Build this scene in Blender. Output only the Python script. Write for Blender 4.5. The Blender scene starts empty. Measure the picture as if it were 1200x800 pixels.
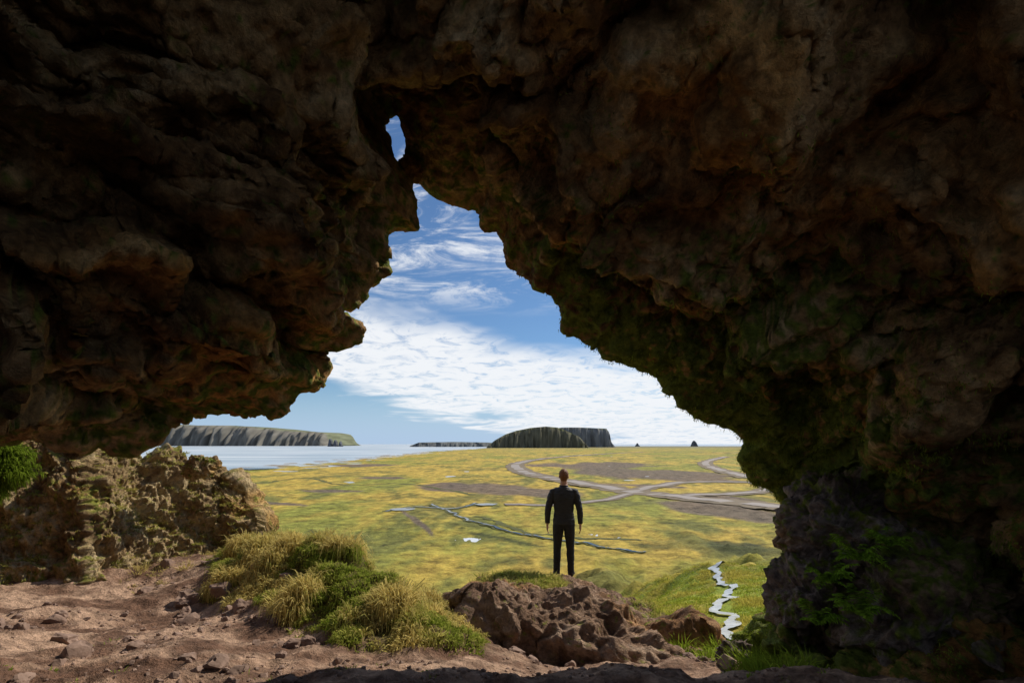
import bpy, math, time, numpy as np
from mathutils import Vector
T0=time.time()
def tick(s): print('T %.1f %s'%(time.time()-T0,s))
rng=np.random.default_rng(7)
F=600.0; U0=600.0; V0=520.0; H=40.0

# ---------------------------------------------------------------- helpers
def sm(a,b,x):
    t=np.clip((x-a)/(b-a),0,1); return t*t*(3-2*t)
_G=np.random.default_rng(3).normal(size=(256,3)); _G/=np.linalg.norm(_G,axis=1)[:,None]; _G=_G.astype(np.float32)
_PM=np.random.default_rng(5).permutation(256).astype(np.int32); _PM=np.concatenate([_PM,_PM])
def _hash(ix,iy,iz,s=0):
    return _PM[(_PM[(_PM[(ix+s*37)&255]+iy)&255]+iz)&255]
def perlin(p,s=0):
    p=p.astype(np.float32); i=np.floor(p); f=p-i; i=i.astype(np.int32)
    w=f*f*f*(f*(f*6-15)+10); r=0
    fx,fy,fz=f[:,0],f[:,1],f[:,2]; ix,iy,iz=i[:,0],i[:,1],i[:,2]
    for dx in (0,1):
        wx=w[:,0] if dx else 1-w[:,0]
        a=_PM[(ix+dx+s*37)&255]
        for dy in (0,1):
            wy=wx*(w[:,1] if dy else 1-w[:,1]); b=_PM[(a+iy+dy)&255]
            for dz in (0,1):
                wz=wy*(w[:,2] if dz else 1-w[:,2])
                g=_G[_PM[(b+iz+dz)&255]]
                r=r+wz*(g[:,0]*(fx-dx)+g[:,1]*(fy-dy)+g[:,2]*(fz-dz))
    return r*1.6
def fbm(p,o=4,s=0,g=.5):
    r=0;a=1;q=p.astype(np.float32)
    for k in range(o):
        r=r+a*perlin(q,s+k); q=q*2.03+17.1; a*=g
    return r
def ridged(p,o=4,s=0,g=.5):
    r=0;a=1;q=p.astype(np.float32);t=0
    for k in range(o):
        r=r+a*(1-2*np.abs(perlin(q,s+k))); t+=a; q=q*2.03+11.3; a*=g
    return r/t
_WR=np.random.default_rng(11).uniform(0,1,(256,3)).astype(np.float32); _WC=np.random.default_rng(12).uniform(0,1,256)
def worley(p,s=0):
    p=p.astype(np.float32); i=np.floor(p).astype(np.int32); n=len(p)
    f1=np.full(n,9.,np.float32); f2=np.full(n,9.,np.float32); cid=np.zeros(n)
    for dx in (-1,0,1):
        for dy in (-1,0,1):
            for dz in (-1,0,1):
                h=_hash(i[:,0]+dx,i[:,1]+dy,i[:,2]+dz,s)
                q=i+_WR[h]-p; q[:,0]+=dx; q[:,1]+=dy; q[:,2]+=dz
                d=np.sqrt((q*q).sum(1)); m=d<f1
                f2=np.where(m,f1,np.minimum(f2,d)); cid=np.where(m,_WC[h],cid); f1=np.where(m,d,f1)
    return f1,f2,cid
def P2(x,y): return np.stack([x,y,np.zeros_like(x)],1)
def masked(fn,mask,n):
    r=np.zeros(n); 
    if mask.any(): r[mask]=fn(mask)
    return r

def mk(name,verts,quads=None,tris=None,mat=None,smooth=True,cols=None):
    me=bpy.data.meshes.new(name)
    verts=np.asarray(verts,dtype=np.float32)
    nq=0 if quads is None else len(quads); nt=0 if tris is None else len(tris)
    me.vertices.add(len(verts)); me.vertices.foreach_set('co',verts.ravel())
    idx=[];
    if nq: idx.append(np.asarray(quads).ravel())
    if nt: idx.append(np.asarray(tris).ravel())
    idx=np.concatenate(idx).astype(np.int32)
    me.loops.add(len(idx)); me.loops.foreach_set('vertex_index',idx)
    me.polygons.add(nq+nt)
    st=np.concatenate([np.arange(nq)*4,nq*4+np.arange(nt)*3]).astype(np.int32)
    me.polygons.foreach_set('loop_start',st)
    me.update(calc_edges=True)
    me.polygons.foreach_set('use_smooth',np.full(len(me.polygons),smooth,dtype=bool))
    if cols:
        for n,c in cols.items():
            a=me.color_attributes.new(n,'FLOAT_COLOR','POINT')
            cc=np.ones((len(verts),4),dtype=np.float32); 
            c=np.asarray(c); 
            if c.ndim==1: cc[:,:3]=c[:,None]
            else: cc[:,:3]=c
            a.data.foreach_set('color',cc.ravel())
    ob=bpy.data.objects.new(name,me); bpy.context.scene.collection.objects.link(ob)
    if mat: me.materials.append(mat)
    return ob
def gridq(nr,nc,wrap=False):
    a=np.arange(nr*nc).reshape(nr,nc)
    if wrap:
        b=np.roll(a,-1,1); return np.stack([a[:-1],b[:-1],b[1:],a[1:]],-1).reshape(-1,4)
    return np.stack([a[:-1,:-1],a[:-1,1:],a[1:,1:],a[1:,:-1]],-1).reshape(-1,4)
def gnorm(V):
    du=np.gradient(V,axis=1); dv=np.gradient(V,axis=0)
    n=np.cross(du,dv); l=np.linalg.norm(n,axis=2,keepdims=True); return n/np.maximum(l,1e-9)

class NT:
    def __init__(s,tree): s.t=tree; s.n=tree.nodes; s.l=tree.links
    def new(s,ty,**k):
        n=s.n.new(ty)
        for a,b in k.items(): setattr(n,a,b)
        return n
    def set(s,sock,v):
        if isinstance(v,bpy.types.NodeSocket): s.l.new(v,sock)
        else:
            if isinstance(v,tuple) and len(v)==3 and sock.type=='RGBA': v=(*v,1)
            sock.default_value=v
    def math(s,op,a,b=0.0,c=0.0,clamp=False):
        n=s.new('ShaderNodeMath',operation=op,use_clamp=clamp)
        s.set(n.inputs[0],a); s.set(n.inputs[1],b); s.set(n.inputs[2],c); return n.outputs[0]
    def noise(s,vec,scale,detail=6,rough=.55,dist=0,col=False):
        n=s.new('ShaderNodeTexNoise'); s.set(n.inputs['Vector'],vec); n.inputs['Scale'].default_value=scale
        n.inputs['Detail'].default_value=detail; n.inputs['Roughness'].default_value=rough; n.inputs['Distortion'].default_value=dist
        return n.outputs['Color' if col else 'Fac']
    def mr(s,v,a,b,c=0.,d=1.,smooth=True):
        n=s.new('ShaderNodeMapRange'); 
        if smooth: n.interpolation_type='SMOOTHSTEP'
        s.set(n.inputs[0],v); 
        for i,x in enumerate((a,b,c,d)): s.set(n.inputs[i+1],x)
        return n.outputs[0]
    def mix(s,f,a,b,mode='MIX'):
        n=s.new('ShaderNodeMix',data_type='RGBA',blend_type=mode); s.set(n.inputs[0],f); s.set(n.inputs[6],a); s.set(n.inputs[7],b); return n.outputs[2]
    def ramp(s,v,stops):
        n=s.new('ShaderNodeValToRGB'); e=n.color_ramp.elements
        while len(e)<len(stops): e.new(.5)
        for i,(p,c) in enumerate(stops): e[i].position=p; e[i].color=(*c,1)
        s.set(n.inputs[0],v); return n.outputs[0]
    def attr(s,name): return s.new('ShaderNodeAttribute',attribute_name=name)
    def bump(s,h,strength,dist,normal=None):
        n=s.new('ShaderNodeBump'); s.set(n.inputs['Height'],h); s.set(n.inputs['Strength'],strength); s.set(n.inputs['Distance'],dist)
        if normal: s.set(n.inputs['Normal'],normal)
        return n.outputs[0]
    def scale(s,v,f):
        vm=s.new('ShaderNodeVectorMath',operation='SCALE'); s.set(vm.inputs[0],v); s.set(vm.inputs['Scale'],f); return vm.outputs[0]
def material(name):
    m=bpy.data.materials.new(name); m.use_nodes=True; t=NT(m.node_tree)
    b=m.node_tree.nodes['Principled BSDF']; b.inputs['Roughness'].default_value=.9
    b.inputs['Specular IOR Level'].default_value=.25
    return m,t,b
def simple(name,col,rough=.8,var=.25,scale=30,bump=.2,bd=.01):
    m,t,b=material(name); g=t.new('ShaderNodeNewGeometry').outputs['Position']
    n=t.noise(g,scale,3)
    c=t.mix(n,tuple(x*(1-var) for x in col),tuple(min(1,x*(1+var)) for x in col))
    t.set(b.inputs['Base Color'],c); b.inputs['Roughness'].default_value=rough
    if bump: t.set(b.inputs['Normal'],t.bump(n,bump,bd))
    return m
def tex_mat(name,scale,detail,rough,lo,hi,bstr,bdist,r=.88):
    """albedo comes from the 'col' attribute, one fine noise gives grain and bump"""
    m,t,b=material(name); p=t.new('ShaderNodeNewGeometry').outputs['Position']
    n=t.noise(p,scale,detail,rough)
    t.set(b.inputs['Base Color'],t.scale(t.attr('col').outputs['Color'],t.mr(n,.3,.7,lo,hi,False)))
    t.set(b.inputs['Normal'],t.bump(n,bstr,bdist)); b.inputs['Roughness'].default_value=r; b.inputs['Specular IOR Level'].default_value=.2
    return m
M_rock=tex_mat('rock_mat',16,6,.7,.45,1.5,1.,.11)
M_near=tex_mat('soil_mat',8,6,.72,.4,1.6,1.,.12,.95)
M_plain=tex_mat('plain_mat',.13,8,.76,.2,1.75,1.,2.,.95)
M_stone=simple('stone_mat',(.23,.155,.12),.9,.5,10,.6,.03)
def rockcol(p,stops,sc,seed,moss=None,mcol=((.04,.055,.01),(.12,.14,.025))):
    v=.5+.34*fbm(p*sc,4,seed,.6)+.22*fbm(p*sc*6,3,seed+9,.6)
    xs=[a for a,_ in stops]; c=np.stack([np.interp(v,xs,[q[k] for _,q in stops]) for k in range(3)],1)
    oc=sm(.05,.5,fbm(p*sc*.7,3,seed+50))[:,None]; c=c*(1-oc)+c*np.array([1.18,1.0,.72])*oc
    if moss is not None:
        n=fbm(p*9,4,seed+20,.7); mm=sm(.38,.58,moss+.55*n)[:,None]
        mv=np.clip(.5+.6*fbm(p*14,2,seed+30),0,1)[:,None]
        c=c*(1-mm)+(np.array(mcol[0])*(1-mv)+np.array(mcol[1])*mv)*mm
    return c
ST_cave=[(.15,(.13,.062,.022)),(.38,(.32,.175,.07)),(.58,(.52,.31,.13)),(.85,(.66,.46,.24))]
ST_out=[(.15,(.16,.10,.05)),(.38,(.34,.23,.115)),(.58,(.48,.35,.185)),(.85,(.58,.47,.28))]
ST_bas=[(.15,(.07,.05,.042)),(.38,(.17,.125,.105)),(.58,(.28,.215,.185)),(.85,(.42,.34,.29))]
ST_led=[(.15,(.12,.066,.04)),(.38,(.24,.145,.092)),(.58,(.36,.235,.16)),(.85,(.48,.34,.24))]

def blade_mat(name):
    m,t,b=material(name); c=t.attr('col').outputs['Color']
    d=t.new('ShaderNodeBsdfDiffuse'); t.set(d.inputs[0],c)
    tr=t.new('ShaderNodeBsdfTranslucent'); t.set(tr.inputs[0],c); mx=t.new('ShaderNodeMixShader'); mx.inputs[0].default_value=.4
    t.l.new(d.outputs[0],mx.inputs[1]); t.l.new(tr.outputs[0],mx.inputs[2]); t.l.new(mx.outputs[0],t.n['Material Output'].inputs[0])
    return m
M_blade=blade_mat('grass_blade_mat')

# ---------------------------------------------------------------- man
def tube(pts,n=18):
    P=np.array([q[:3] for q in pts]); rx=[q[3] for q in pts]; ry=[q[4] for q in pts]
    T=np.gradient(P,axis=0); T/=np.linalg.norm(T,axis=1)[:,None]
    Vv=[];Ff=[]
    for i in range(len(P)):
        ux=np.array([1.,0,0]); ux=ux-T[i]*(ux@T[i]); ux/=np.linalg.norm(ux); uy=np.cross(T[i],ux)
        for k in range(n):
            a=2*math.pi*k/n; Vv.append(P[i]+ux*math.cos(a)*rx[i]+uy*math.sin(a)*ry[i])
    for i in range(len(P)-1):
        for k in range(n): Ff.append([i*n+k,i*n+(k+1)%n,(i+1)*n+(k+1)%n,(i+1)*n+k])
    Ff.append(list(range(n))[::-1]); Ff.append([(len(P)-1)*n+k for k in range(n)])
    return Vv,Ff
def ball(c,r,n=16):
    pts=[]
    for a in np.linspace(-math.pi/2*.97,math.pi/2*.97,11): pts.append((c[0],c[1],c[2]+math.sin(a)*r[2],math.cos(a)*r[0],math.cos(a)*r[1]))
    return tube(pts,n)
body=[]
body.append(tube([(0,0,.82,.13,.10),(0,0,.90,.165,.118),(0,0,.98,.172,.122),(0,0,1.08,.160,.115),(0,-.005,1.2,.168,.12),(0,-.01,1.32,.192,.125),(0,-.01,1.40,.198,.118),(0,-.008,1.455,.165,.095),(0,-.005,1.49,.10,.075),(0,0,1.515,.064,.064),(0,.008,1.6,.056,.06)],28))
body.append(ball((0,.015,1.685),(.074,.092,.112),24))
body.append(ball((0,.04,1.635),(.055,.065,.062)))
body.append(tube([(0,.10,1.70,.008,.008),(0,.118,1.67,.014,.012),(0,.105,1.655,.016,.01)],8))
for sg in (-1,1):
    body.append(ball((sg*.076,.01,1.675),(.010,.02,.032),10))
    body.append(ball((sg*.028,.093,1.695),(.013,.012,.010),8))
    sh=(sg*.175,-.01,1.415); el=(sg*.262,-.035,1.135); wr_=(sg*.275,.03,.885)
    body.append(tube([(sg*.10,-.01,1.435,.06,.05),(sh[0],sh[1],sh[2],.068,.066),(sg*.212,-.015,1.33,.062,.062),(sg*.24,-.025,1.22,.054,.056),(*el,.050,.052),(sg*.27,-.01,1.05,.047,.05),(sg*.275,.015,.95,.041,.043),(wr_[0],wr_[1],wr_[2],.038,.04)],18))
    body.append(tube([(sg*.275,.028,.895,.022,.028),(sg*.277,.036,.855,.019,.036),(sg*.278,.043,.80,.017,.042),(sg*.276,.046,.775,.014,.04)],14))
    for k,(oy,ll) in enumerate([(.032,.072),(.012,.082),(-.010,.076),(-.030,.060)]):
        y0=.045+oy; body.append(tube([(sg*.276,y0,.785,.0095,.0095),(sg*.273,y0+.004,.785-ll*.45,.0092,.0092),(sg*.262,y0+.006,.785-ll*.8,.0085,.0085),(sg*.252,y0+.004,.785-ll,.007,.007)],8))
    body.append(tube([(sg*.274,.06,.855,.012,.012),(sg*.268,.088,.825,.0115,.0115),(sg*.260,.098,.79,.009,.009)],8))
    fx=sg*.118
    body.append(tube([(sg*.082,0,.95,.09,.105),(sg*.09,-.005,.85,.093,.11),(sg*.098,0,.70,.082,.092),(sg*.105,.008,.55,.067,.074),(sg*.108,.012,.49,.063,.068),(sg*.112,-.008,.36,.062,.068),(sg*.116,-.012,.22,.054,.058),(fx,-.01,.10,.052,.058),(fx,-.008,.055,.053,.062)],20))
    body.append(tube([(fx,-.075,.045,.030,.035),(fx,-.05,.05,.04,.05),(fx+sg*.004,.02,.05,.044,.048),(fx+sg*.015,.10,.04,.05,.036),(fx+sg*.02,.16,.032,.046,.028),(fx+sg*.022,.195,.028,.03,.02)],16))
body.append(tube([(0,0,.885,.178,.128),(0,0,.92,.182,.132),(0,0,.97,.178,.127)],28))
body.append(tube([(0,-.002,1.49,.078,.074),(0,.0,1.535,.074,.072)],20))
VV=[];FF=[];o=0
for v_,f_ in body:
    VV+= [tuple(q) for q in v_]; FF+=[[i+o for i in ff] for ff in f_]; o+=len(v_)
me=bpy.data.meshes.new('tmp'); me.from_pydata(VV,[],FF); me.update()
tmp=bpy.data.objects.new('tmp',me); bpy.context.scene.collection.objects.link(tmp)
rm=tmp.modifiers.new('r','REMESH'); rm.mode='VOXEL'; rm.voxel_size=.0065
sm_=tmp.modifiers.new('s','SMOOTH'); sm_.iterations=3; sm_.factor=.5
dg=bpy.context.evaluated_depsgraph_get(); dg.update()
bme=bpy.data.meshes.new_from_object(tmp.evaluated_get(dg)); bpy.data.objects.remove(tmp)
nvv=len(bme.vertices); co=np.zeros(nvv*3,dtype=np.float32); bme.vertices.foreach_get('co',co); co=co.reshape(-1,3).astype(float)
nr=np.zeros(nvv*3,dtype=np.float32); bme.vertices.foreach_get('normal',nr); nr=nr.reshape(-1,3)
fold=ridged(co*np.array([9,9,16.]),3,90)*.008
cl=(co[:,2]<1.5)&~((co[:,2]<.89)&(np.abs(co[:,0])>.235))
hair=(co[:,2]>1.655)&((co[:,1]<.03)|(co[:,2]>1.735))&~((np.abs(co[:,0])>.07)&(co[:,2]<1.71))
co2=co+nr*(fold*cl)[:,None]+nr*(hair*(.012+.006*perlin(co*60,3)))[:,None]
bme.vertices.foreach_set('co',co2.astype(np.float32).ravel()); bme.update()
mats=[simple('jacket_mat',(.030,.032,.038),.6,.3,20,.1),simple('trousers_mat',(.026,.026,.030),.85,.3,20,.1),simple('skin_mat',(.48,.28,.2),.55,.08,30,.05),simple('hair_mat',(.18,.08,.035),.6,.5,90,.6,.01),simple('shoe_mat',(.03,.022,.018),.6,.3,30)]
bme.materials.clear()
for mm in mats: bme.materials.append(mm)
npoly=len(bme.polygons); cen=np.zeros(npoly*3,dtype=np.float32); bme.polygons.foreach_get('center',cen); cen=cen.reshape(-1,3)
X_,Y_,Z_=cen.T; mi=np.zeros(npoly,dtype=np.int32)
mi[(Z_<.885)]=1; mi[(Z_<.085)]=4; mi[(np.abs(X_)>.235)&(Z_<.905)]=2; mi[(np.abs(X_)>.235)&(Z_<1.0)&(Z_>=.888)]=0
mi[(Z_>1.535)]=2
mi[(Z_>1.655)&((Y_<.03)|(Z_>1.738))&~((np.abs(X_)>.078)&(Z_<1.71))]=3; mi[(Z_>1.60)&(Y_<-.03)]=3
bme.polygons.foreach_set('material_index',mi); bme.polygons.foreach_set('use_smooth',np.ones(npoly,dtype=bool))
bme.name='man'; man=bpy.data.objects.new('man',bme); bpy.context.scene.collection.objects.link(man); tick('man')

# ---------------------------------------------------------------- terrain
XE=np.array([-30,-8,-5,-4,-3,-2,-1,-.5,0,.5,1.2,1.8,2.5,4,6,30.])
YE=np.array([16,12,10.5,9.6,8.7,7.8,6.6,5.9,6.1,9.0,9.3,8.0,6.6,6.4,7,9.])
SHY=np.array([0,857,1143,1714,2667,4000,6857,9600,11000,60000.])
SHX=np.array([-760,-490,-430,-460,-480,-400,-200,0,30000,300000.])
def mound_w(x,y):
    pts=np.array([[-4.4,8.9],[-3.6,7.9],[-2.3,6.8],[-1.45,6.0],[-.95,5.25]]); hh=[.3,.54,.70,.64,.42]
    best=np.zeros(x.shape)
    for i in range(len(pts)-1):
        a=pts[i];b=pts[i+1];ab=b-a
        t=np.clip(((x-a[0])*ab[0]+(y-a[1])*ab[1])/(ab@ab),0,1)
        d=np.hypot(x-a[0]-t*ab[0],y-a[1]-t*ab[1])
        best=np.maximum(best,(hh[i]*(1-t)+hh[i+1]*t)*np.exp(-(d/.8)**2))
    return best
def tuss(x,y):
    f1,f2,cid=worley(P2(x*1.9,y*1.9)+.0,41)
    return np.clip(1-(f1/.62)**2,0,1)*(.4+.6*cid)
def height(x,y):
    n=len(x)
    flL=np.interp(y,[-20,1,3.4,5.5,6.5,9,14],[-1.3,-1.5,-1.56,-2.12,-2.28,-2.2,-2.4])
    flR=np.interp(y,[-20,1,3.4,4.4,5.5,6.5,9,14],[-1.3,-1.5,-1.6,-2.0,-2.4,-2.55,-2.5,-2.6])
    br0=sm(-2.2,-.6,x); fl=flL*(1-br0)+flR*br0
    fl=fl+np.interp(x,[-12,-7,-4,0,3,6,10],[.9,.35,.05,0,0.02,.5,1.2])
    ye=np.interp(x,XE,YE)
    q=x/np.maximum(y,3)
    br=sm(.02,.14,q)
    hl=np.interp(y,[0,8,12,20,40,80,130,200],[-4.4,-4.8,-6.5,-11,-22,-35,-39.5,-40])
    mk_=(y>9)&(y<260)
    yy=y/(1+masked(lambda m:.35*fbm(P2(x[m]*.06,y[m]*.05),4,15),mk_,n)*sm(14,40,y)+.3*(sm(.1,.6,q)-.5)*sm(10,30,y))
    hr=np.interp(yy,[0,8,12,18,26,38,60,100,150,220],[-3.9,-4.2,-4.9,-6.2,-8.0,-11,-19,-31,-38,-40])
    hs=hl*(1-br)+hr*br
    m1=(y>10)&(y<500)
    hs=hs+masked(lambda m:fbm(P2(x[m]*.35,y[m]*.35),4,5),m1,n)*.35*sm(10,40,y)*(1-sm(150,500,y))
    m2=(y>60)&(y<12000)
    hs=hs+masked(lambda m:fbm(P2(x[m]*.02,y[m]*.02),3,9),m2,n)*1.2*sm(60,250,y)*(1-sm(5000,12000,y))
    xs=np.interp(y,SHY,SHX)+masked(lambda m:fbm(P2(x[m]*.002,y[m]*.002),4,33),(y>300)&(y<12000),n)*60
    dl=x-xs
    hs=hs+np.where(dl>0,0,-np.minimum(-dl*.03,6))*sm(300,600,y)-1.2*(1-sm(0,200,dl))*sm(300,600,y)
    w=sm(-.25,.9,y-ye)
    near=1-sm(10,20,y); mn=(y<20)&(w<1)
    mw=mound_w(x,y)
    fn=fl+mw+masked(lambda m:fbm(P2(x[m]*.8,y[m]*.8),4,21)*.14+ridged(P2(x[m]*3.2,y[m]*3.2),4,25,.6)*.05,mn,n)*near
    fn=fn+masked(lambda m:tuss(x[m],y[m])*.24*sm(.08,.3,mw[m]),mn&(mw>.08),n)
    return fn*(1-w)+hs*w, w, dl
ys=np.concatenate([np.arange(-12,1,.4),np.exp(np.arange(0,math.log(2.6),.03)),np.exp(np.arange(math.log(2.6),math.log(13),.0065)),np.exp(np.arange(math.log(13),math.log(90000),.0155))])
uu=np.linspace(-1,1,640); uu=np.sign(uu)*(np.abs(uu)*1.12+np.abs(uu)**12*2.)
Y,Uu=np.meshgrid(ys,uu,indexing='ij'); X=Uu*np.maximum(Y,4.5)
x=X.ravel(); y=Y.ravel(); n_=len(x)
z,w,dl=height(x,y)
PNZ=masked(lambda m:fbm(P2(x[m]*.01,y[m]*.006),5,77),y>60,n_)
def patch(u,v,ru,rv,rot=0.):
    yy=np.maximum(y,30.); pu=U0+x/yy*F; pv=V0+F*H/yy
    du=(pu-u); dv=(pv-v)-du*rot
    return 1-sm(.75,1.1,np.sqrt((du/ru)**2+(dv/rv)**2)+PNZ*.55)
n=fbm(P2(x*.006,y*.003),4,41)[:,None]; n2=fbm(P2(x*.03,y*.012),5,47,.7)[:,None]; n4=fbm(P2(x*.012,y*.012),4,53,.65)[:,None]
ye_=np.array([.46,.33,.065]); gr=np.array([.24,.245,.045]); dk=np.array([.13,.135,.04])
c=ye_+(gr-ye_)*sm(-.4,.45,n+.45*n2+ .35*sm(-.1,.45,x/np.maximum(y,5))[:,None]-.18)
c=c+(dk-c)*sm(.0,.6,n2*.75-.3*n+.7*n4)*.75
cold=np.array([.14,.105,.09]); sand=np.array([.26,.2,.14])
D=np.zeros(n_)
for a in [(770,556,115,7,.05),(850,583,60,5,.12),(520,570,32,5,.0),(590,573,45,6,.06),(640,578,60,6,.1),(850,600,85,8,.12),(700,545,70,3,.0),(480,606,14,3,.8),(495,615,14,4,.8),(760,569,60,3,.05),(450,560,30,1.5,0),(380,575,40,1.5,0),(330,590,30,1.5,.1),(420,545,60,1.5,0)]:
    D=np.maximum(D,patch(*a))
D*=sm(120,200,y)
c=c+(cold-c)*(D*.9)[:,None]
for a in [(865,645,55,10,.1),(760,640,40,4,.1),(600,632,60,3,.2)]:
    c=c+(np.array([.035,.05,.02])-c)*(patch(*a)*sm(100,130,y)*.75)[:,None]
sh=(1-sm(20,90,dl+PNZ*30))*sm(300,600,y); c=c+(sand-c)*sh[:,None]
far_haze=sm(2500,9000,y)[:,None]; c=c*(1-far_haze)+np.array([.17,.165,.12])*far_haze  # aerial haze mixed into the ground colour with distance
ng=masked(lambda m:fbm(P2(x[m]*.5,y[m]*.5),4,61),y<150,n_)[:,None]
hill=np.array([.22,.28,.03])+(np.array([.36,.30,.05])-np.array([.22,.28,.03]))*sm(-.3,.5,ng+.5*sm(25,60,y)[:,None])
hw=(w*(1-sm(40,140,y)))[:,None]; c=c*(1-hw)+hill*hw
nd=masked(lambda m:fbm(P2(x[m]*1.3,y[m]*1.3),6,66,.6),y<15,n_)[:,None]
dirt=np.array([.17,.095,.062])+(np.array([.47,.31,.215])-np.array([.17,.095,.062]))*sm(-.4,.5,nd)
c=c*w[:,None]+dirt*(1-w[:,None])
mw=(sm(.12,.3,mound_w(x,y)+.1*nd[:,0])*(1-w))[:,None]; c=c*(1-mw)+np.array([.13,.11,.03])*mw
g=mk('ground',np.stack([x,y,z],1),gridq(len(ys),len(uu)),mat=M_near,cols={'col':c})
g.data.materials.append(M_plain)
rowi=np.repeat((ys[:-1]>22).astype(np.int32),len(uu)-1); g.data.polygons.foreach_set('material_index',rowi); tick('terrain')

# ---------------------------------------------------------------- sea
m,t,b=material('sea_mat'); p=t.new('ShaderNodeNewGeometry').outputs['Position']
mp=t.new('ShaderNodeMapping'); t.set(mp.inputs[0],p); mp.inputs['Scale'].default_value=(.0012,.0035,1)
nn=t.noise(mp.outputs[0],1.,5,.6)
t.set(b.inputs['Base Color'],t.ramp(nn,[(.35,(.22,.30,.38)),(.50,(.36,.44,.5)),(.60,(.62,.66,.69))]))
b.inputs['Roughness'].default_value=.28; b.inputs['Specular IOR Level'].default_value=.6
t.set(b.inputs['Normal'],t.bump(t.noise(p,.12,3),.25,1.5))
mk('sea',[(-150000,200,-41.0),(300000,200,-41.0),(300000,140000,-41.0),(-150000,140000,-41.0)],[[0,1,2,3]],mat=m)

# ---------------------------------------------------------------- roads, streams
def pix(u,v): d=F*H/(v-V0); return ((u-U0)/F*d,d)
def strip(name,pts,width,mat,lift=.12,vary=0.,world=False):
    P=np.array(pts if world else [pix(*q) for q in pts],float); Q=[]
    E=np.vstack([2*P[0]-P[1],P,2*P[-1]-P[-2]])
    for i in range(1,len(E)-2):
        for tt in np.linspace(0,1,30,endpoint=False):
            a,b_,c_,d_=E[i-1],E[i],E[i+1],E[i+2]
            Q.append(.5*((2*b_)+(c_-a)*tt+(2*a-5*b_+4*c_-d_)*tt**2+(-a+3*b_-3*c_+d_)*tt**3))
    Q=np.array(Q)
    kf=.05 if not world else .3
    if vary: Q=Q+np.stack([fbm(P2(Q[:,0]*kf,Q[:,1]*kf),3,50),fbm(P2(Q[:,0]*kf,Q[:,1]*kf),3,60)],1)*vary*(6 if not world else 1.2)
    T=np.gradient(Q,axis=0); T/=np.linalg.norm(T,axis=1)[:,None]; N=np.stack([-T[:,1],T[:,0]],1)
    kw=.1 if not world else .9
    wv=width*(1+vary*1.4*fbm(P2(Q[:,0]*kw,Q[:,1]*kw),3,4))
    rows=[]
    for k in (-.5,-.17,.17,.5):
        xy=Q+N*(k*wv)[:,None]; rows.append(np.stack([xy[:,0],xy[:,1],height(xy[:,0],xy[:,1])[0]],1))
    V=np.stack(rows,1)
    if not world: V[:,:,2]=V[:,:,2].max(axis=1,keepdims=True)
    V[:,:,2]+=lift
    return mk(name,V.reshape(-1,3),gridq(len(Q),4),mat=mat)
M_road=simple('gravel_road_mat',(.30,.27,.25),.9,.12,.4,0)
M_shoulder=simple('verge_mat',(.18,.145,.10),.95,.35,.3,0)
M_river=simple('stream_water_mat',(.08,.10,.11),.12,.2,.2,.1,.05)
M_glint_foam=simple('stream_glint_foam_mat',(.42,.45,.46),.25,.6,3,.5,.05)  # whitish colour paints the stream's glint as well as foam
M_bank=simple('riverbank_mat',(.09,.095,.03),.95,.4,.3,0)
R1=[(985,533),(900,531),(760,529.6),(690,533),(640,537),(607,543),(612,552),(650,561),(700,570),(760,578),(850,588),(960,601),(1100,618)]
R2=[(742,575),(800,566),(880,566),(905,572),(880,577),(800,581)]
R3_=[(720,573),(742,577),(700,587),(640,591),(590,592)]
R4=[(880,560),(835,548),(828,541),(850,535)]
for r_,wd in ((R1,15),(R2,9),(R3_,5),(R4,13)):
    strip('road_verge',r_,wd*2.3,M_shoulder,.3,.15); strip('road',r_,wd,M_road,.55,.02)
S1=[(505,590),(525,597),(545,608),(580,618),(640,630),(700,640),(760,650)]
strip('riverbank',S1,4,M_bank,.15,.6); strip('stream',S1,1.3,M_river,.45,.6)
S2=[(455,600),(490,593),(530,594),(560,590)]
strip('riverbank',S2,6,M_bank,.15,.6); strip('stream',S2,1.6,M_river,.45,.6)
S3=[(560,604),(620,622),(690,628),(750,634)]
strip('riverbank',S3,3,M_bank,.1,.6)
S4=[(300,566),(360,560),(400,568),(470,566),(560,580)]
strip('riverbank',S4,5,M_bank,.1,.6)
S5=[(.44*48,48),(.415*40,40),(.40*33,33),(.41*28,28),(.425*24,24),(.41*20,20),(.425*16.5,16.5),(.44*13,13)]
strip('stream',S5,.34,M_glint_foam,.10,.6,True)
def pool(u,v,ru,rv):
    cx,cy=pix(u,v); a=np.linspace(0,2*np.pi,40,endpoint=False)
    rr=1+.35*fbm(P2(np.cos(a)*1.2+u,np.sin(a)*1.2),3,8)
    X_=cx+np.cos(a)*rr*ru/F*cy; Y_=cy+np.sin(a)*rr*rv/F*cy*cy/H
    zz=height(X_,Y_)[0].max()+.2
    V=np.vstack([[[cx,cy,zz]],np.stack([X_,Y_,np.full(40,zz)],1)])
    mk('pond',V,tris=[[0,1+i,1+(i+1)%40] for i in range(40)],mat=M_river)
pool(471,598,14,1.5); pool(570,592,13,1.2); pool(300,549,26,.9)

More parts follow.
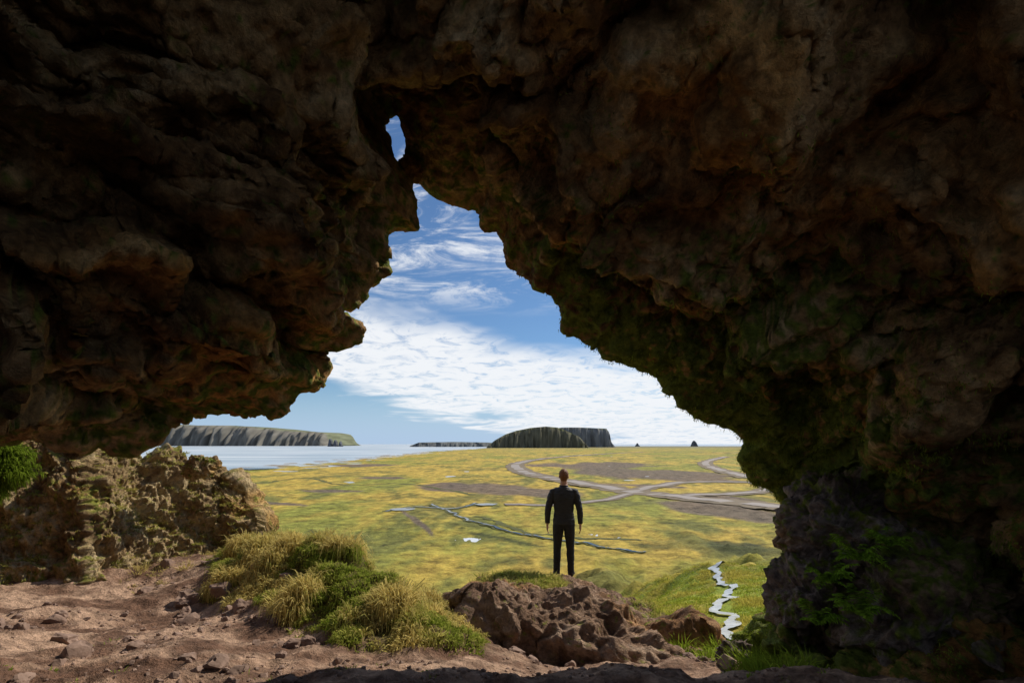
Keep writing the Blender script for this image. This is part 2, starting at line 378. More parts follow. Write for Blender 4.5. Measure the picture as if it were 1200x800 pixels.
# ---------------------------------------------------------------- headlands
m,t,b=material('headland_mat'); t.set(b.inputs['Base Color'],t.attr('col').outputs['Color']); b.inputs['Specular IOR Level'].default_value=0; M_far=m
def headland(name,prof,d,depth,cols,base=-41.5,seed=0):
    us=np.array([a for a,_ in prof],float); vs=np.array([b for _,b in prof],float)
    N=240; uu=np.linspace(us[0],us[-1],N); vv=np.interp(uu,us,vs)
    hz=(V0-vv)/F*d; K=40; kk=np.linspace(0,1,K)
    KK,UU=np.meshgrid(kk,uu,indexing='ij'); HZ=np.tile(hz,(K,1))
    pr=np.interp(KK,[0,.03,.10,.16,.8,1],[0,.35,.8,.97,1.,0])
    x=(UU-U0)/F*d; y=d+KK*depth
    nz=fbm(np.stack([x.ravel()/d*80,KK.ravel()*3,np.zeros(x.size)],1),5,seed).reshape(x.shape)
    y=y+nz*depth*.12
    z=base+(HZ-base)*np.clip(pr*(1+.12*nz*(1-pr)*4),0,1.03)
    ts=sm(.12,.2,KK+nz*.06).ravel()[:,None]
    cc=np.array(cols[0])*(1-ts)+np.array(cols[1])*ts
    cc=cc*(1+.35*fbm(np.stack([x.ravel()/d*160,z.ravel()/60,y.ravel()/600],1),4,seed+3))[:,None]
    return mk(name,np.stack([x,y,z],-1).reshape(-1,3),gridq(K,N),mat=M_far,cols={'col':np.clip(cc,0.005,1)})
headland('headland',[(570,523),(580,515),(592,508),(605,503.5),(622,500),(640,498.2),(655,499.5),(668,505),(680,511),(690,522)],5200,700,((.13,.125,.09),(.13,.14,.06)),seed=1)
headland('headland',[(640,522),(650,503),(660,499.5),(680,499.5),(700,500.5),(713,501),(716,506),(718,517),(722,523)],6200,600,((.18,.185,.19),(.15,.16,.11)),seed=5)  # blue-grey of the farther headlands and stacks is aerial haze in the colour
headland('headland',[(480,521.5),(490,518),(530,517.3),(570,518),(600,521.5)],7500,900,((.15,.16,.16),(.16,.17,.13)),seed=9)
headland('headland',[(100,500),(160,494),(215,496.5),(260,496.8),(300,500),(335,504),(366,505),(374,507),(378,516),(382,521.5)],11000,2600,((.20,.19,.165),(.17,.185,.12)),seed=13)
for i,(u,v,wd) in enumerate([(386,513.5,2.5),(392,515,2.5),(398,516.5,1.6),(693,516.5,3.5),(815,516,3.2),(748,519,2)]):
    headland('sea_stack',[(u-wd,522),(u-wd*.6,v+2),(u-.1*wd,v),(u+wd*.5,v+2.5),(u+wd,522)],8500,120,((.10,.11,.13),(.11,.12,.13)),seed=20+i)
tick('far')

# ---------------------------------------------------------------- cave
R=[(0,508,3.8,176),(60,498,3.9,173),(110,515,3.9,171),(160,530,3.9,169),(198,508,4.0,167),(212,490,4.1,165),(262,487,4.2,162),(330,482,4.3,159),(352,465,4.3,157),
(374,438,4.4,155),(370,414,4.4,152),(416,402,4.4,150),(421,388,4.4,148),(402,372,4.4,146),(425,342,4.5,143),(455,322,4.5,140),(452,272,4.6,136),(490,268,4.6,133),
(486,240,4.6,131),(482,216,4.7,128),(478,203,4.7,126),(462,184,4.7,123),(450,148,4.7,118),(456,134,4.7,115),(468,133,4.75,111),(480,148,4.75,107),(482,180,4.8,104),(481,198,4.8,100),
(492,213,4.9,97),(520,236,4.9,92),(562,248,4.95,87),(591,289,5.0,81),(621,337,5.,75),(653,355,5.,70),(657,386,5.1,66),(691,411,5.1,61),(746,431,5.2,55),(789,461,5.3,49),
(813,489,5.3,44),(850,496,5.4,39),(872,512,5.5,33),(878,560,5.5,25),(905,582,5.5,20),(928,588,5.5,16),(945,640,5.6,8),(930,655,5.6,4),(928,690,5.6,0),(890,722,5.6,-5),
(860,745,5.6,-10),(875,772,5.3,-15),(930,840,4.8,-22)]
R3=[(-7.,2.2,-3.6,212),(-6.2,2.8,-1.4,196),(-5.2,3.3,.1,184)]+[((u-U0)/F*d,d,-(v-V0)/F*d,a) for u,v,d,a in R]+[(4.4,4.0,-3.6,-30)]
R3=np.array(R3)
sl=np.concatenate([[0],np.cumsum(np.linalg.norm(np.diff(R3[:,:3],axis=0),axis=1))])
NS=1250; S=np.linspace(0,sl[-1],NS)
RP=np.stack([np.interp(S,sl,R3[:,k]) for k in range(3)],1); AL=np.radians(np.interp(S,sl,R3[:,3]))
i0,i1=[sl[3+k] for k in (18,29)]
crack=sm(i0-.5,i0,S)*(1-sm(i1,i1+.5,S))
jn=np.stack([fbm(RP*3.2,5,100+k*7) for k in range(3)],1)*(.085*(1-.5*crack))[:,None]; RP=RP+jn
ALs=np.convolve(np.pad(AL,30,mode='edge'),np.ones(61)/61,'valid')
ca,sa=np.cos(ALs),np.sin(ALs)
P1=np.stack([ca*5.0,np.full(NS,.8)+.3*ca,sa*4.1+.0],1)
Pb=np.stack([ca*4.4,np.full(NS,-3.6),sa*3.6-.1],1)
Pc=np.stack([ca*.2,np.full(NS,-5.),sa*.2],1)
rows=[]
NI=340; ti=np.linspace(0,1,NI)
for tt in ti:
    f=tt**.85; rows.append(RP*(1-f)+P1*f)
NB1,NB2=24,10
for tt in np.linspace(0,1,NB1+1)[1:]: rows.append(P1*(1-tt)+Pb*tt)
for tt in np.linspace(0,1,NB2+1)[1:]: rows.append(Pb*(1-tt)+Pc*tt)
ext=[]
NE=46
for r in (np.linspace(0,1,NE)[1:]**2.2*14):
    ext.append(RP+np.stack([ca*r,(.7*(1-np.exp(-r/.35))-.28*r)*np.ones(NS),sa*r],1))
V=np.stack(ext[::-1]+rows,0); n0=NE-1
NR=V.shape[0]
dist=np.zeros(NR); dist[n0:]=np.linalg.norm(V[n0:]-V[n0],axis=2).mean(1); dist[:n0]=np.linalg.norm(V[:n0]-V[n0],axis=2).mean(1)
Dm=np.tile(dist[:,None],(1,NS)); CK=np.tile(crack[None,:],(NR,1)).ravel()
Nm=gnorm(V)
tocen=np.array([0,1.0,0])-V[n0+150]; sgn=np.sign((Nm[n0+150]*tocen).sum(1).mean()); Nm*=sgn
def smooth_s(A,K):
    pad=np.pad(A,((0,0),(K//2,K//2),(0,0)),mode='edge'); cs=np.cumsum(pad,axis=1); cs=np.concatenate([np.zeros_like(cs[:,:1]),cs],1)
    return (cs[:,K:]-cs[:,:-K])/K
Nm=smooth_s(Nm,41); Nm/=np.maximum(np.linalg.norm(Nm,axis=2,keepdims=True),1e-6)
p=V.reshape(-1,3); nv=Nm.reshape(-1,3); dd=Dm.ravel()
wr=sm(0.0,.8,dd); left=1-sm(-1.2,0.2,p[:,0])
warp=np.stack([fbm(p*.9,3,200),fbm(p*.9,3,210),fbm(p*.9,3,220)],1)*.4
q=p+warp
big=fbm(q*.7,3,300)
sc=(q[:,2]*1.0+q[:,0]*.55+q[:,1]*.25)
st=sc*1.6+fbm(q*.5,2,310)*.8; fr=st-np.floor(st)
terr=(np.where(fr<.8,fr/.8,(1-fr)/.2)); terr=terr*terr*(3-2*terr)
amp=.5+.5*np.sin(np.floor(st)*12.9898+3)
st2=sc*5.2+fbm(q*1.1,3,312)*.9; fr2=st2-np.floor(st2); terr2=np.where(fr2<.8,fr2/.8,(1-fr2)/.2)*(.4+.6*np.abs(np.sin(np.floor(st2)*7.77)))
f1,f2,cid=worley(q*np.array([1.1,1.1,1.5])*1.0,5)
f1b,f2b,cidb=worley(q*2.8+.3*fbm(q*4,2,7)[:,None],9)
disp=big*.60*wr + wr*left*(terr*.62*(.4+amp)-.2+terr2*.20) + wr*(cid-.5)*.55*sm(0,.2,f2-f1) 
disp+= (.25+.75*wr)*((cidb-.5)*.14*sm(0,.25,f2b-f1b)+ridged(q*1.7,4,320,.55)*.15*(.6+.4*wr))
disp=disp+wr*.02
low=(1-sm(.15,.95,p[:,2]))*left
disp=disp*(1-low)+np.clip(disp*.5,-.3,.05)*low
disp=disp*(1-CK*(1-sm(.5,1.6,dd))*.9)
pn=p+nv*disp[:,None]
N2=gnorm(pn.reshape(V.shape))*sgn; nv2=N2.reshape(-1,3)
d2=fbm(pn*4.5,5,400,.55)*.05+ridged(pn*6,4,410,.55)*.026
d2*=(1-CK*(1-sm(.1,.5,dd))*.5)
pn=pn+nv2*d2[:,None]
N3=(gnorm(pn.reshape(V.shape))*sgn).reshape(-1,3)
xr=pn[:,0]
mn_=fbm(pn*.8,3,440)
moss=.32*sm(0,1.5,xr)*(1-sm(.2,2.4,dd))+.20*sm(.5,3,xr)+.42*mn_*sm(-1,1.5,xr)+.32*(1-sm(.1,1.3,dd))+.08+.14*(xr<-1)*(1-sm(0,1.2,pn[:,2]))
q_=gridq(NR,NS)
# unseen gaps added in the cave side walls to let in fill skylight
rI=q_[:,0]//NS; aI=np.degrees(ALs[q_[:,0]%NS])
hole=((rI>n0+NI-44)&(rI<n0+NI+NB1)&(aI<78)&(aI>-14))|((rI>n0+NI+3)&(rI<n0+NI+NB1-3)&(aI>118)&(aI<174))
mk('cave',pn,q_[~hole],mat=M_rock,cols={'col':rockcol(pn,ST_cave,1.1,450,np.clip(moss,0,1),((.12,.16,.02),(.27,.31,.045)))}); tick('cave')

# ---------------------------------------------------------------- blades
def blades(name,B,Dv,L,W,col,droop):
    n=len(B); a=rng.uniform(0,2*np.pi,n); side=np.stack([np.cos(a),np.sin(a),np.zeros(n)],1)
    side-=Dv*(side*Dv).sum(1)[:,None]; side/=np.maximum(np.linalg.norm(side,axis=1),1e-6)[:,None]
    dn=np.array([0,0,-1.])
    L=L[:,None];W=W[:,None];dr=droop[:,None]
    m1=B+Dv*L*.5+dn*L*dr*.18; tip=B+Dv*L*(1-.25*dr)+dn*L*dr*.75
    V=np.stack([B-side*W,B+side*W,m1+side*W*.8,m1-side*W*.8,tip],1).reshape(-1,3)
    i=np.arange(n)*5
    q=np.stack([i,i+1,i+2,i+3],1); t_=np.stack([i+3,i+2,i+4],1)
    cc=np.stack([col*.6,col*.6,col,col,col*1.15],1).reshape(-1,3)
    return V,q,t_,cc
def join_blades(name,parts,mat=M_blade):
    Vs=[];Q=[];T=[];C=[];o=0
    for V,q,t_,c_ in parts:
        Vs.append(V);Q.append(q+o);T.append(t_+o);C.append(c_);o+=len(V)
    print(name,o//5)
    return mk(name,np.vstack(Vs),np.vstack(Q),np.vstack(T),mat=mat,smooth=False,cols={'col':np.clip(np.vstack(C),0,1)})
def tufts(cx,cy,nb,L,rad,spread,colA,colB,droop,z=None,lean=(0,0),Wd=.004,gold=None,size=None):
    n=len(cx); zc=height(cx,cy)[0] if z is None else z
    idx=np.repeat(np.arange(n),nb); k=len(idx)
    a=rng.uniform(0,2*np.pi,k); r=rad*np.sqrt(rng.uniform(0,1,k))
    B=np.stack([cx[idx]+np.cos(a)*r,cy[idx]+np.sin(a)*r,zc[idx]-.02],1)
    s=spread*(r/rad)*rng.uniform(.5,1.3,k)
    tl=rng.normal(0,.25,(n,2))[idx]
    D=np.stack([np.cos(a)*s+tl[:,0]+lean[0],np.sin(a)*s+tl[:,1]+lean[1],np.ones(k)],1); D/=np.linalg.norm(D,axis=1)[:,None]
    ts=rng.uniform(.6,1.35,n)
    if gold is not None: ts=ts*(.6+.8*gold)
    if size is not None: ts=ts*size
    LL=L*ts[idx]*rng.uniform(.6,1.2,k)
    gm=rng.uniform(0,1,n)*.75 if gold is None else np.clip(gold*.8+rng.uniform(-.15,.25,n),0,1)
    mixv=np.clip(gm[idx]+rng.uniform(0,1,k)*.3,0,1)[:,None]
    col=np.array(colA)*(1-mixv)+np.array(colB)*mixv; col=col*rng.uniform(.7,1.25,k)[:,None]
    return blades('',B,D,LL,np.full(k,Wd)*rng.uniform(.7,1.4,k),col,np.full(k,droop)*rng.uniform(.4,1.5,k))
GA=(.22,.31,.025); GB=(.68,.55,.20); GC=(.27,.38,.03)
parts=[]
cx=rng.uniform(-5.1,-.3,9500); cy=rng.uniform(4.4,9.8,9500); mw=mound_w(cx,cy)+.12*fbm(P2(cx*1.5,cy*1.5),3,7)
ww=height(cx,cy)[1]; tz=tuss(cx,cy); k=(mw>.15)&(ww<.9)&(tz+rng.uniform(0,.5,len(cx))>.2)
gold=np.clip(sm(-.2,.25,fbm(P2(cx[k]*1.3,cy[k]*1.3),3,19)+.02),0,1)
parts.append(tufts(cx[k],cy[k],38,.26,.06,.8,GA,GB,1.15,lean=(.05,-.4),gold=gold,Wd=.0045,size=.45+1.0*tz[k]))
cx=rng.uniform(-2.5,2.8,2600); cy=rng.uniform(6,11,2600); ww=height(cx,cy)[1]; k=(ww>.15)&(cy<11)
parts.append(tufts(cx[k],cy[k],22,.18,.09,.9,GA,GB,.7,lean=(0,-.15)))
n=12000; cy=9+rng.uniform(0,1,n)**1.3*34; cx=rng.uniform(-.05,.55,n)*cy; ww=height(cx,cy)[1]; sx5=np.interp(cy,[q[1] for q in S5[::-1]],[q[0] for q in S5[::-1]]); k=(ww>.8)&(np.abs(cx-sx5)>.45)
gold=sm(-.3,.4,fbm(P2(cx[k]*.35,cy[k]*.35),3,29)+.3*sm(18,40,cy[k])-.1)
parts.append(tufts(cx[k],cy[k],13,.24,.2,.9,(.27,.37,.03),(.55,.48,.10),.6,Wd=.012,gold=gold))
def near_tufts(lst,A,B,L,nb=40,rad=.08,dr=.6,Wd=.004):
    for (xx,yy,zz,num,sp) in lst:
        c1=xx+rng.normal(0,sp,num); c2=yy+rng.normal(0,sp,num)
        parts.append(tufts(c1,c2,nb,L,rad,1.,A,B,dr,z=None if zz is None else np.full(num,zz),Wd=Wd))
near_tufts([(2.1,5.9,None,14,.18),(2.4,4.7,None,34,.16),(2.45,4.35,None,30,.16)],(.22,.33,.03),(.36,.46,.05),.30)
near_tufts([(-4.9,8.9,None,30,.3),(-5.6,8.0,None,16,.3)],GB,(.5,.42,.15),.14)
cx=rng.uniform(-4.5,2.5,300); cy=rng.uniform(3.2,7,300); k=(fbm(P2(cx,cy),2,97)>.2); parts.append(tufts(cx[k],cy[k],14,.06,.03,1.1,GA,GC,.5,Wd=.003))
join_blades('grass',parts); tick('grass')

# moss on the cave rim
rowidx=np.repeat(np.arange(NR),NS)
nm=fbm(pn*2.2,4,500)
pm=sm(.0,.5,nm+.45*(1-sm(0,.8,dd)))*sm(-.3,.9,xr)*(rowidx>=n0-8)*(dd<2.8)*(1-sm(.9,2.8,dd)*.8)*(1-.6*sm(.8,2.,pn[:,2]))*(1+2*(1-sm(-.4,.3,pn[:,2])))
pm=pm*(rowidx<n0+260); pm=pm/pm.sum()
ii=rng.choice(len(pn),60000,p=pm)
B=pn[ii]+rng.normal(0,.008,(len(ii),3)); D=N3[ii]*rng.uniform(.1,.6,(len(ii),1))+rng.normal(0,.5,(len(ii),3))+np.array([0,-.1,-.1]); D/=np.linalg.norm(D,axis=1)[:,None]
mixv=np.clip(fbm(B*3,2,9)+.5+rng.uniform(-.2,.2,len(ii)),0,1)[:,None]
col=np.array((.16,.22,.02))*(1-mixv)+np.array((.42,.50,.06))*mixv
join_blades('moss',[blades('',B,D,rng.uniform(.010,.034,len(ii)),np.full(len(ii),.0035),col,rng.uniform(.2,1.2,len(ii)))])

# ---------------------------------------------------------------- boulders / outcrops
def ico(sub):
    import bmesh
    bm=bmesh.new(); bmesh.ops.create_icosphere(bm,subdivisions=sub,radius=1); v=np.array([q.co[:] for q in bm.verts]); f=np.array([[l.index for l in q.verts] for q in bm.faces]); bm.free(); return v,f
v6,f6=ico(6)
def boulder(name,c,r,stops,seed,amp=.3,mossk=.1):
    c=np.array(c);r=np.array(r); p=v6*r; s=r.mean()
    f1,f2,cid=worley((p+c)/s*1.7+.2*fbm((p+c)/s*2,2,3)[:,None],seed)
    f1b,f2b,cidb=worley((p+c)/s*4.5,seed+1)
    d=fbm((p+c)/s*1.1,3,seed)*amp+(cid-.5)*.42*sm(0,.25,f2-f1)+(cidb-.5)*.12*sm(0,.25,f2b-f1b)+ridged((p+c)/s*2.6,4,seed+5,.6)*.14+fbm((p+c)/s*8,4,seed+9,.6)*.07
    P=p+v6*(d*s)[:,None]+c
    mo=np.clip(mossk+.7*v6[:,2]*mossk+.1*fbm(P*2,3,seed),0,1)
    return mk(name,P,tris=f6,mat=M_rock,cols={'col':rockcol(P,stops,2.,seed,mo,((.12,.16,.02),(.26,.31,.04)))})
boulder('boulder',(3.12,4.85,-.82),(.48,.42,.52),ST_bas,31,.3,.2)
boulder('boulder',(2.85,4.8,-1.5),(.34,.42,.42),ST_bas,35,.3,.2)
boulder('boulder',(3.4,4.1,-1.35),(.55,.45,.55),ST_bas,37,.3,.36)
boulder('boulder',(2.35,5.3,-2.25),(.22,.22,.16),ST_bas,39,.3,.0)
boulder('boulder',(-5.4,8.9,-.42),(.24,.24,.18),ST_out,41,.3,.2)
boulder('chockstone',(-.94,4.74,2.53),(.11,.14,.085),ST_cave,43,.25,.1)

# ledge under the man
NA=460; NRr=240
a=np.linspace(0,2*np.pi,NA,endpoint=False); rr=np.linspace(0,1,NRr)
RR,AA=np.meshgrid(rr,a,indexing='ij')
ang=np.array([0,45,90,135,180,225,270,315,360])*np.pi/180
rad=np.interp(AA,ang,[1.9,1.1,1.6,1.25,1.6,2.35,2.75,2.85,1.9])*(1+.14*fbm(np.stack([np.cos(AA).ravel()*2.5,np.sin(AA).ravel()*2.5,np.zeros(AA.size)],1),5,55).reshape(AA.shape))
cx0,cy0=.72,7.6
rho=RR**.8
x=cx0+np.cos(AA)*rad*rho; y=cy0+np.sin(AA)*rad*rho
top=np.interp(y,[4.7,5.3,5.9,6.6,7.5,8.6,9.4],[-2.45,-2.28,-2.08,-1.96,-2.05,-2.2,-2.3])+np.interp(x,[-.9,-.5,-.15,.4,.9,1.3,2.6],[-.04,.06,.05,0,-.03,-.12,-.55])
pr=1-sm(.66,1.0,RR)**1.15
z=-3.5+(top+3.5)*pr
p=np.stack([x,y,z],-1).reshape(-1,3)
V=p.reshape(NRr,NA,3)
def pnorm(V):
    nn_=np.cross(np.roll(V,-1,1)-np.roll(V,1,1),np.gradient(V,axis=0)); nn_/=np.maximum(np.linalg.norm(nn_,axis=2,keepdims=True),1e-9)
    if nn_[60,:,2].mean()<0: nn_=-nn_
    nn_=nn_.reshape(-1,3); nn_[:NA*2]=[0,0,1]; return nn_
nn_=pnorm(V)
qq=p+np.stack([fbm(p*1.5,3,600),fbm(p*1.5,3,610),fbm(p*1.5,3,620)],1)*.4
f1,f2,cid=worley(qq*np.array([1.5,1.5,.7]),77)
mandist=np.hypot(p[:,0]-.87,p[:,1]-8.6); md=sm(.15,.6,mandist)
fr_=(.3+.7*(1-sm(6.4,7.4,p[:,1])))
lf_=1-.55*sm(.3,1.4,p[:,0])
d=((cid-.5)*.30*sm(0,.5,f2-f1)+fbm(p*1.4,4,70)*.20+ridged(p*np.array([2.6,2.6,.9]),4,72,.5)*.13*lf_)*md*fr_+fbm(p*7,5,74,.6)*.035
p=p+nn_*d[:,None]
mo=np.clip(.0+.5*sm(6.8,7.8,p[:,1])*(p[:,0]<.75)+.35*sm(1.2,1.9,p[:,0])*sm(6,7,p[:,1]),0,1)
mk('rock_ledge',p,gridq(NRr,NA,True),mat=M_rock,cols={'col':rockcol(p,ST_led,1.5,700,mo,((.15,.19,.025),(.33,.32,.06)))})
k=mandist<.25; foot_z=float(np.percentile(p[k][:,2],80)); print('foot z',foot_z)
man.location=(.87,8.6,foot_z-.012); man.rotation_euler=(0,0,math.radians(-6))
k=np.where((mo>.3)&(mandist>.35)&(nn_[:,2]>.6)&(p[:,1]>6.9))[0]; k=rng.choice(k,340)
join_blades('grass_tuft',[tufts(p[k,0],p[k,1],26,.16,.06,1.,GA,GB,.7,z=p[k,2])])

# left outcrop wall
NL=640; NH=280
s=np.linspace(0,1,NL)
uo=-260+s*(302+260)
crest_v=np.interp(uo,[-260,0,30,60,100,118,150,195,215,240,262,285,298,302],[440,512,500,508,496,520,532,540,548,545,560,572,600,640])
dfr=np.interp(uo,[-260,0,100,200,300],[5.2,6.9,7.3,8.3,9.3])
xb=(uo-U0)/F*dfr
dc=dfr+np.interp(uo,[-260,250,302],[1.5,1.4,.3]); cz=-(crest_v-V0)/F*dc; xc=(uo-U0)/F*dc
fz=-2.5
rowsL=[]
for hh in np.linspace(0,1,NH):
    if hh<.6:
        t_=hh/.6; yy=dfr*(1-t_)+dc*t_; xx=xb*(1-t_)+xc*t_; zz=fz+(cz-fz)*np.interp(t_,[0,.15,.5,1],[0,.22,.68,1])
    else:
        t_=(hh-.6)/.4; yy=dc+t_*1.8; xx=xc-t_*.3; zz=cz+(-4.5-cz)*t_**1.6
    rowsL.append(np.stack([xx,yy,zz],1))
V=np.stack(rowsL,0); N_=gnorm(V); 
if (N_[90,:,1]).mean()>0: N_=-N_
p=V.reshape(-1,3); nv=N_.reshape(-1,3)
f1,f2,cid=worley(p*np.array([1.4,1.4,1.2])*1.5,91)
f1b,f2b,cidb=worley(p*4.5,93)
d=fbm(p*1.0,3,80)*.22+(cid-.5)*.22*sm(0,.3,f2-f1)+(cidb-.5)*.10*sm(0,.25,f2b-f1b)+ridged(p*2.5,5,84,.6)*.17+fbm(p*10,4,88,.6)*.045
p=p+nv*d[:,None]
N_2=gnorm(p.reshape(V.shape)); N_2=np.abs(N_2[:,:,2]).ravel()
mo=np.clip(.10+.42*sm(.45,.95,N_2)+.30*fbm(p*1.2,3,89),0,1)
mk('rock_outcrop',p,gridq(NH,NL),mat=M_rock,cols={'col':rockcol(p,ST_out,1.3,720,mo,((.15,.17,.03),(.34,.33,.06)))})
kk=np.where((N_2>.5)&(fbm(p*1.4,3,95)>-.1)&(p[:,1]>5))[0]; kk=rng.choice(kk,1400)
join_blades('dry_grass',[tufts(p[kk,0],p[kk,1],24,.10,.05,1.1,(.26,.30,.045),(.56,.47,.14),.6,z=p[kk,2])])
def bush(name,cs,L,A,Bc):
    pts=[]
    for (c,r,n) in cs:
        a=rng.normal(size=(n,3)); a/=np.linalg.norm(a,axis=1)[:,None]; rr=rng.uniform(.1,1,n)[:,None]**.5
        lump=1+.6*fbm(a*2.5+c[0],3,int(abs(c[0])*10))[:,None]
        B=np.array(c)+a*rr*lump*np.array(r); D=a+rng.normal(0,.5,(n,3))+np.array([0,0,.2]); D/=np.linalg.norm(D,axis=1)[:,None]
        mv=rng.uniform(0,1,n)[:,None]; col=np.array(A)*(1-mv)+np.array(Bc)*mv
        pts.append(blades('',B,D,rng.uniform(.5,1.6,n)*L,np.full(n,.006),col,rng.uniform(.3,1.5,n)))
    join_blades(name,pts)
bush('moss_clump',[((-5.75,5.75,-.10),(.26,.22,.14),3000),((-5.6,5.7,-.30),(.2,.2,.12),2200),((-5.75,5.6,-.48),(.16,.18,.12),1500)],.075,(.08,.13,.01),(.20,.28,.03))
def fern(name,c,nf,L,seed):
    r=np.random.default_rng(seed); Bs=[];Ds=[];Ls=[];Cs=[]
    for i in range(nf):
        a=r.uniform(0,2*np.pi); out=np.array([math.cos(a),math.sin(a),0]); l=L*r.uniform(.6,1.1); up=r.uniform(.7,1.5)
        sd=np.array([-out[1],out[0],0])
        for t_ in np.linspace(.08,1,26):
            pt=np.array(c)+out*l*t_*.75+np.array([0,0,1])*l*(up*t_-.85*t_*t_)
            ll=l*.26*math.sin(math.pi*min(1,t_*.85+.12))
            for sg in (-1,1):
                Bs.append(pt); dv=sd*sg+out*.45+r.normal(0,.15,3); Ds.append(dv/np.linalg.norm(dv)); Ls.append(ll); Cs.append(np.array((.28,.45,.04))*r.uniform(.7,1.4))
    k=len(Bs)
    join_blades(name,[blades('',np.array(Bs),np.array(Ds),np.array(Ls),np.full(k,.007),np.array(Cs),np.full(k,.3))])
for (c_,nf,L,sd_) in [((2.72,4.05,-.92),18,.3,3),((2.5,4.05,-1.1),16,.26,5),((2.95,4.0,-.8),14,.26,8),((2.65,3.9,-1.3),16,.3,9),((2.45,4.1,-1.45),14,.26,10)]:
    fern('fern',c_,nf,L,sd_)

# ---------------------------------------------------------------- stones on floor
v3,f3=ico(3); 
Vs=[];Ts=[];o=0
NSt=1300
sx=rng.uniform(-5.6,3.2,NSt*4); sy=2.6+rng.uniform(0,1,NSt*4)**1.1*5.6
k=(mound_w(sx,sy)<.12)&(height(sx,sy)[1]<.2)&(fbm(P2(sx*.7,sy*.7),3,12)>-.12); sx=sx[k][:NSt]; sy=sy[k][:NSt]
sz=np.clip(.012+rng.pareto(1.9,len(sx))*.014,.008,.13)
big=[(-3.3,6.2,.13),(-2.9,6.6,.1),(-3.9,6.9,.2),(-4.2,6.6,.12),(-3.3,4.5,.07),(-2.3,4.6,.06),(.95,4.6,.10),(-4.4,6.9,.18),(-3.6,7.2,.14),(2.1,5.0,.14),(1.9,5.5,.1)]
sx=np.append(sx,[b[0] for b in big]); sy=np.append(sy,[b[1] for b in big]); sz=np.append(sz,[b[2] for b in big])
sz=np.where((sx>-1.4)&(sy<4.4),np.minimum(sz,.022),sz)
hz=height(sx,sy)[0]
shp=[]
for i in range(24):
    vv=v3*np.array([rng.uniform(.8,1.4),rng.uniform(.7,1.2),rng.uniform(.45,.8)])
    vv=vv*(1+fbm(vv*1.4+i*3.7,3,i)*.4)[:,None]
    for _ in range(6):
        nn2=rng.normal(size=3); nn2/=np.linalg.norm(nn2); dt=vv@nn2; vv=vv-np.outer(np.maximum(dt-.5,0)*.85,nn2)
    shp.append(vv)
for i in range(len(sx)):
    a=rng.uniform(0,6.28); c_,s_=math.cos(a),math.sin(a)
    vv=shp[i%24]@np.array([[c_,s_,0],[-s_,c_,0],[0,0,1]])*sz[i]+np.array([sx[i],sy[i],hz[i]+sz[i]*.2])
    Vs.append(vv);Ts.append(f3+o);o+=len(vv)
mk('stones',np.vstack(Vs),tris=np.vstack(Ts),mat=M_stone,smooth=False); tick('stones')

# ---------------------------------------------------------------- light, sky
EL,AZ=math.radians(42),math.radians(46)
sd=Vector((math.sin(AZ)*math.cos(EL),math.cos(AZ)*math.cos(EL),math.sin(EL)))
sun=bpy.data.lights.new('sun','SUN'); sun.energy=5; sun.angle=math.radians(.5); sun.color=(1,.91,.77)
so=bpy.data.objects.new('sun',sun); so.rotation_euler=sd.to_track_quat('Z','Y').to_euler(); bpy.context.scene.collection.objects.link(so)
W=bpy.data.worlds.new('World'); bpy.context.scene.world=W; W.use_nodes=True; t=NT(W.node_tree)
bg=W.node_tree.nodes['Background']; bg.inputs[1].default_value=1
sky=t.new('ShaderNodeTexSky',sky_type='NISHITA'); sky.sun_disc=False; sky.sun_elevation=EL; sky.sun_rotation=AZ; sky.air_density=1.0; sky.dust_density=.1; sky.ozone_density=4
skc=t.mix(1.0,t.scale(sky.outputs[0],.09),(.76,.9,1.02),'MULTIPLY')
co_=t.new('ShaderNodeTexCoord').outputs['Generated']; sp=t.new('ShaderNodeSeparateXYZ'); t.l.new(co_,sp.inputs[0]); sx_,sy_,sz_=sp.outputs
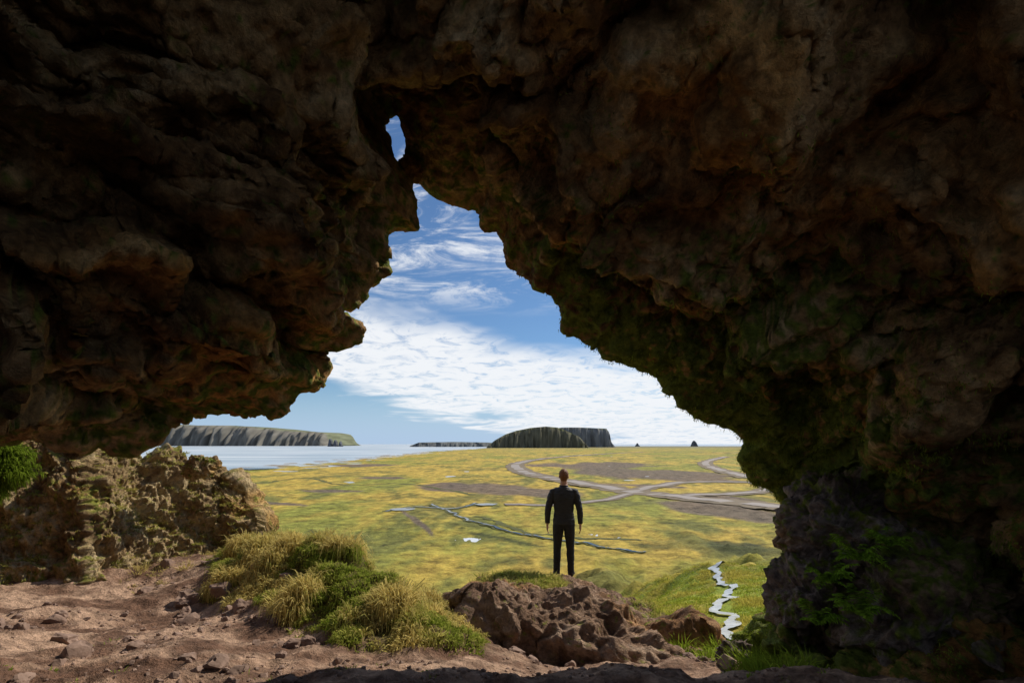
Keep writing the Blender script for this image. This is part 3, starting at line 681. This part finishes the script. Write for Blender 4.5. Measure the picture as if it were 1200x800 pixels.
hyp=t.math('SQRT',t.math('ADD',t.math('MULTIPLY',sx_,sx_),t.math('MULTIPLY',sy_,sy_)))
e=t.math('DIVIDE',sz_,t.math('MAXIMUM',hyp,.05))
den=t.math('ADD',t.math('MAXIMUM',sz_,0),.10)
cb=t.new('ShaderNodeCombineXYZ'); t.l.new(t.math('DIVIDE',sx_,den),cb.inputs[0]); t.l.new(t.math('DIVIDE',sy_,den),cb.inputs[1]); cp=cb.outputs[0]
nA=t.noise(cp,.9,3,.6,.6); nB=t.noise(cp,5.,5,.68,.8)
mpn=t.new('ShaderNodeMapping'); t.set(mpn.inputs[0],cp); mpn.inputs['Rotation'].default_value=(0,0,.6); mpn.inputs['Scale'].default_value=(1.2,2.6,1)
nC=t.noise(mpn.outputs[0],1.5,7,.7,1.0)
s_=t.math('ADD',t.math('ADD',e,t.math('MULTIPLY',sx_,.22)),t.math('MULTIPLY',t.math('SUBTRACT',nA,.5),.16))
band=t.math('MULTIPLY',t.mr(s_,.015,.045),t.mr(s_,.16,.225,1,0))
band=t.math('MULTIPLY',band,t.mr(nB,.32,.52,.4,1.))
ci=t.math('MULTIPLY',t.mr(nC,.44,.66),t.mr(nB,.3,.55,.3,1.))
ci=t.math('MULTIPLY',ci,t.mr(e,.24,.33)); 
cl=t.math('MINIMUM',t.math('ADD',t.math('MULTIPLY',band,.97),t.math('MULTIPLY',ci,.92)),1.0)
haze=t.mr(e,0.0,.13,.85,0.)
cc=t.mix(haze,skc,(.42,.58,.82))
cc=t.mix(cl,cc,(.90,.925,.96))
t.l.new(cc,bg.inputs[0])

# ---------------------------------------------------------------- camera
cam=bpy.data.cameras.new('camera'); cam.sensor_width=36; cam.lens=18; cam.shift_y=.1; cam.clip_start=.05; cam.clip_end=300000
cob=bpy.data.objects.new('camera',cam); cob.location=(0,0,0); cob.rotation_euler=(math.radians(90),0,0)
bpy.context.scene.collection.objects.link(cob); bpy.context.scene.camera=cob
vs=bpy.context.scene.view_settings; vs.view_transform='Standard'; vs.look='None'; vs.exposure=0
tick('done')
